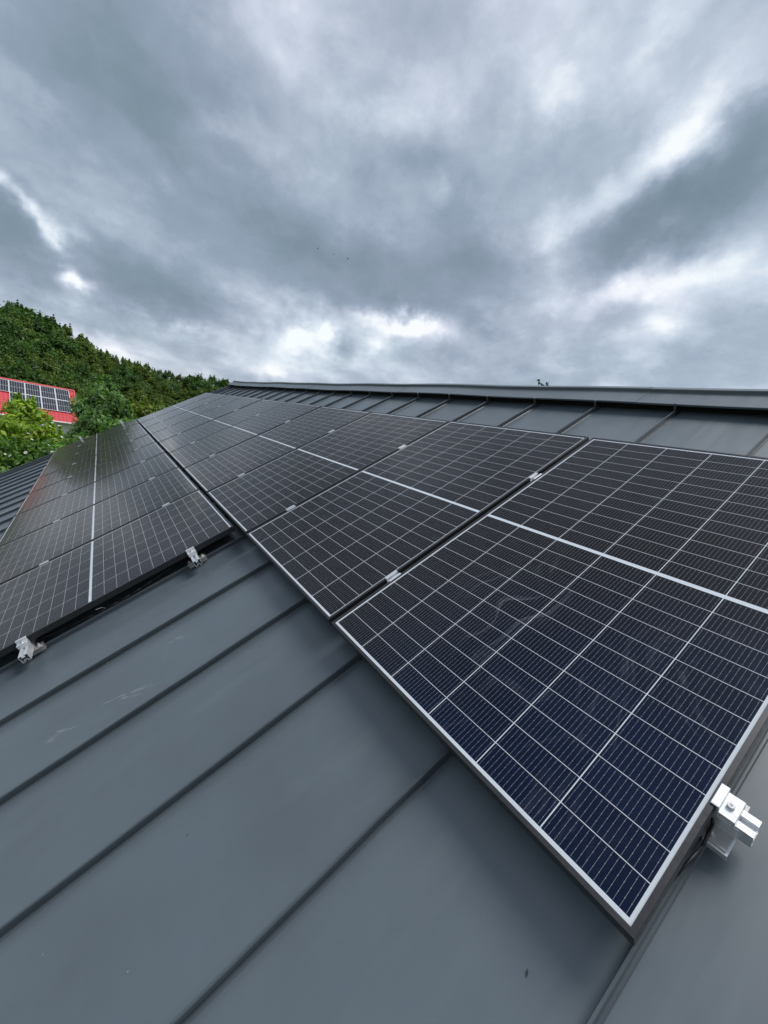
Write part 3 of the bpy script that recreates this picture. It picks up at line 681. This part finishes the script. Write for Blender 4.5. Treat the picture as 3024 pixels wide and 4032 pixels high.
# skyline trees: told apart one by one, left to right
sky_px = list(range(-30, 900, 46))
where = ['at the left edge of the picture', 'second from the left edge', 'third from the left edge', 'fourth from the left edge', 'fifth from the left edge', 'sixth from the left edge', 'seventh from the left edge', 'eighth from the left edge', 'ninth from the left edge', 'tenth from the left edge', 'eleventh from the left edge', 'twelfth from the left edge', 'eighth from the ridge end', 'seventh from the ridge end', 'sixth from the ridge end', 'fifth from the ridge end', 'fourth from the ridge end', 'third from the ridge end', 'second from the ridge end', 'last before the end of the ridge', 'just behind the ridge end']
for i, px in enumerate(sky_px):
    k_ = [1, 0, 1, 5, 0, 1, 3, 2, 3, 2, 3, 2, 2, 3, 2, 4, 3, 5, 0, 0, 5][i % 21]
    wood(px, skyy(px)+random.uniform(-3, 8), 104+random.uniform(-5, 5), k_, f'{kinds[k_][4]} skyline tree, {where[min(i, 20)]}', 'trees on the skyline of the wood')
for tier, (D, dy) in enumerate(((94, 45), (85, 95), (77, 150), (70, 200), (64, 250))):
    px = -50+tier*11; NUM = 'first second third fourth fifth sixth seventh eighth ninth tenth eleventh twelfth thirteenth fourteenth fifteenth sixteenth seventeenth eighteenth nineteenth twentieth'.split(); ci_ = 0
    while px < 900+tier*10:
        py = skyy(px)+dy+random.uniform(-12, 14)
        if py < 1640 and not (tier >= 3 and px < 330 and False):
            cnt2 = NUM[ci_]; ci_ += 1
            k_ = random.choice([0, 1, 2, 4, 5] if px < 330 else [2, 3, 2, 4, 0, 3])
            wood(px, py, D+random.uniform(-3, 3), k_, f'{kinds[k_][4]} tree in line {["two", "three", "four", "five", "six"][tier]} below the skyline, {cnt2} from the left', 'trees inside the wood')
        px += 50+tier*5+random.uniform(-8, 8)
# a lighter olive row just behind the red roof
for i, px in enumerate((20, 90, 160, 235)):
    wood(px, 1425+i*16+random.uniform(-5, 5), 68, 2, f'low olive bush-like tree directly behind the red roof, {["leftmost", "second from the left", "third from the left", "rightmost"][i]} of four', 'olive trees behind the red roof', 'small_tree')

# nearer garden trees, each its own build
def near_tree(name, px, py, D, R, H, n_, r0, per, size, pal, seed, lab, cat='tree', droop=.3, elong=2.2, spikes=6, base=None, flat=.8):
    top = at(px, py, D); zb = float(gz(top[0], top[1]))-.25 if base is None else base
    Ht = top[2]-zb; z0 = Ht-H
    c_, r_ = crown_clumps(seed, R, H-r0*.6, n_, z0, r0, spikes)
    cr = leaves(c_, r_, int(per*1.8), size*.74, pal, seed+1, droop, elong, .35, flat)
    return tree(name, top[0], top[1], zb, cr, trunk_mesh(Ht*.92, R, .05+Ht*.014, seed), lab, cat)
YG = [(.21, .30, .030), (.16, .25, .028), (.27, .33, .040), (.11, .19, .026)]
BG = [(.075, .15, .032), (.10, .18, .040), (.060, .125, .032)]
AIL = [(.080, .145, .045), (.105, .18, .058), (.060, .115, .034), (.14, .21, .080)]
near_tree('walnut_tree', 405, 1478, 33, 1.6, 5.6, 60, .55, 60, .17, AIL, 301, 'tall tree with pale drooping compound leaves right of the red roof', droop=1.2, elong=2.6)
near_tree('walnut_tree', 450, 1560, 31, 2.1, 5.0, 55, .6, 60, .17, AIL, 302, 'grey green tree with feathery leaves behind the verge, between red roof and yellow bush', droop=1.2, elong=2.6)
near_tree('garden_tree', 385, 1590, 29, 1.15, 4.0, 34, .5, 55, .15, AIL, 303, 'leafy grey green tree overlapping the right end of the red roof', droop=1.0, elong=2.4)
near_tree('yellow_bush', 560, 1572, 40, 1.7, 3.6, 34, .55, 70, .16, [(.14, .17, .02), (.11, .15, .022), (.08, .12, .022)], 304, 'yellowish green bush above the far corner of the lower row', 'bush')
near_tree('garden_tree', 660, 1590, 46, 2.6, 4.5, 46, .7, 65, .18, OLV, 305, 'olive tree just above the far end of the upper row of panels')
near_tree('garden_tree', 490, 1640, 27, 1.7, 3.6, 44, .5, 60, .15, BG, 306, 'mid green tree directly behind the verge bracket')
near_tree('garden_tree', 385, 1690, 22, 1.6, 3.2, 42, .45, 60, .13, BG+AIL, 307, 'small dense green tree close behind the gable edge')
near_tree('yellow_green_tree', 88, 1552, 27, 1.25, 5.0, 50, .48, 75, .15, YG, 308, 'bright yellow green tree in front of the red roof, the pointed one', droop=.8)
near_tree('yellow_green_tree', -10, 1620, 25, 1.5, 4.2, 46, .5, 70, .15, YG, 309, 'bright yellow green tree at the left edge, below the red roof', droop=.8)
near_tree('yellow_green_tree', 172, 1640, 25, 1.15, 3.8, 40, .45, 72, .14, YG, 310, 'low yellow green tree in front of the panels of the red roof', droop=.8)
for i, (px, py, D, R) in enumerate(((20, 1712, 19, 1.6), (120, 1722, 18.5, 1.4), (215, 1738, 18.5, 1.5), (300, 1760, 19, 1.1), (-60, 1700, 19, 1.6))):
    near_tree('hedge_tree', px, py, D, R, 2.9, 44, .42, 70, .11, BG+YG[3:], 320+i, ['flowering green shrub at the left edge below the yellow trees', 'second flowering shrub from the left, behind the bare roof corner', 'green shrub behind the gable edge, left of the bracket', 'small green shrub touching the gable edge by the left bracket', 'green shrub partly outside the left edge'][i], 'shrub')
# white elder blossom clusters on the shrubs
FLW, _, _ = mat('elder_blossom', (.80, .80, .70), .7)
FV = MB()
for a in range(7):
    aa = a*.9; FV.v += [(0, 0, 0)]; FV.v.pop()
    b0 = len(FV.v); c0 = (math.cos(aa)*.05, math.sin(aa)*.05, .004*a)
    FV.v += [(c0[0]-.03, c0[1], c0[2]), (c0[0], c0[1]-.03, c0[2]+.008), (c0[0]+.03, c0[1], c0[2]), (c0[0], c0[1]+.03, c0[2]+.008)]; FV.f += [(b0, b0+1, b0+2, b0+3)]
FM = FV.mesh('blossom', FLW)
for i in range(36):
    px = random.uniform(0, 260); py = random.uniform(1665, 1800); D = 16.6+random.uniform(0, .8)
    p = at(px, py, D); o = link('blossom_cluster', FM, None, T(*p) @ Matrix.Rotation(random.uniform(0, 6), 4, 'Z') @ Matrix.Rotation(random.uniform(.1, .9), 4, 'Y') @ Matrix.Scale(random.uniform(.35, .7), 4))
    tag(o, 'flat white blossom cluster on the green shrubs at the left', 'blossom', 'white blossom clusters on the shrubs')
# treetop behind the ridge: only its uppermost twigs show
tt = at(2140, 1500, 14.5); e = MB(); g_ = random.Random(3)
rt = thing('ash_sapling', T(tt[0], tt[1], 0), 'few dark twig tips with small leaves poking up behind the ridge', 'tree')
Ht = tt[2]
e.tube([(0, 0, -.3), (.1, 0, Ht*.45)], (.11, .07), 8); e.tube([(.1, 0, Ht*.45), (.02, .05, Ht*.85)], (.07, .03), 8); e.tube([(.02, .05, Ht*.85), (-.02, 0, Ht-.1)], (.03, .008), 6); e.tube([(.02, .05, Ht*.9), (-.13, -.08, Ht)], (.015, .006), 6); e.tube([(.0, .03, Ht*.93), (.10, .07, Ht-.05)], (.015, .006), 6)
link('trunk', e.mesh('trunk', BARK, True), rt)
c_, r_ = crown_clumps(77, 1.1, Ht*.36, 26, Ht*.42, .5, 0); c_ = c_[c_[:, 2] < Ht-.75]; r_ = r_[:len(c_)]
tips = np.array([(-.13, -.08, Ht), (-.10, -.05, Ht-.08), (-.02, 0, Ht-.10), (.10, .07, Ht-.05), (.12, .09, Ht-.12), (.03, .02, Ht-.14), (-.05, 0, Ht-.2), (.08, .05, Ht-.2)])
cr = leaves(np.concatenate([c_, tips]), np.concatenate([r_, np.full(len(tips), .035)]), 5, .055, [(.02, .03, .015), (.03, .045, .02)], 78); link('crown', cr, rt)
# three birds high up
BK, _, _ = mat('dark_plumage', (.03, .03, .033), .7)
for i, (px, py, s_, lab) in enumerate(((1314, 1002, .55, 'small dark bird flying in the middle of the sky, between the other two'), (1369, 1019, .5, 'small dark bird flying lowest and farthest right of the three'), (1251, 978, .36, 'faint tiny bird, leftmost and highest of the three'))):
    p = at(px, py, 60); rb = thing('bird', T(*p) @ Matrix.Rotation(1.1+i, 4, 'Z') @ Matrix.Rotation(.5, 4, 'X') @ Matrix.Scale(s_, 4), lab, 'bird', 'birds in the sky')
    e = MB(); e.cyl((0, 0, 0), .02, -.28, -.10, 8, 'y', .07); e.cyl((0, 0, 0), .07, -.10, .12, 8, 'y', .06); e.cyl((0, 0, 0), .06, .12, .24, 8, 'y', .015); e.v += [(-.09, -.42, 0), (.09, -.42, 0), (0, -.2, .01), (0, -.2, -.01)]; k0 = len(e.v)-4; e.f += [(k0, k0+1, k0+2), (k0, k0+3, k0+1)]
    link('body', e.mesh('body', BK, True), rb)
    for s in (-1, 1):
        e = MB(); e.v += [(s*.04, .10, .02), (s*.04, -.08, .02), (s*.34, -.04, .16), (s*.30, .12, .16), (s*.66, -.12, .10), (s*.04, .0, .045), (s*.32, .04, .18)]; e.f += [(0, 3, 6, 5), (5, 6, 2, 1), (3, 4, 6), (6, 4, 2), (0, 1, 2, 3), (3, 2, 4)]
        link('wing', e.mesh('wing', BK), rb)
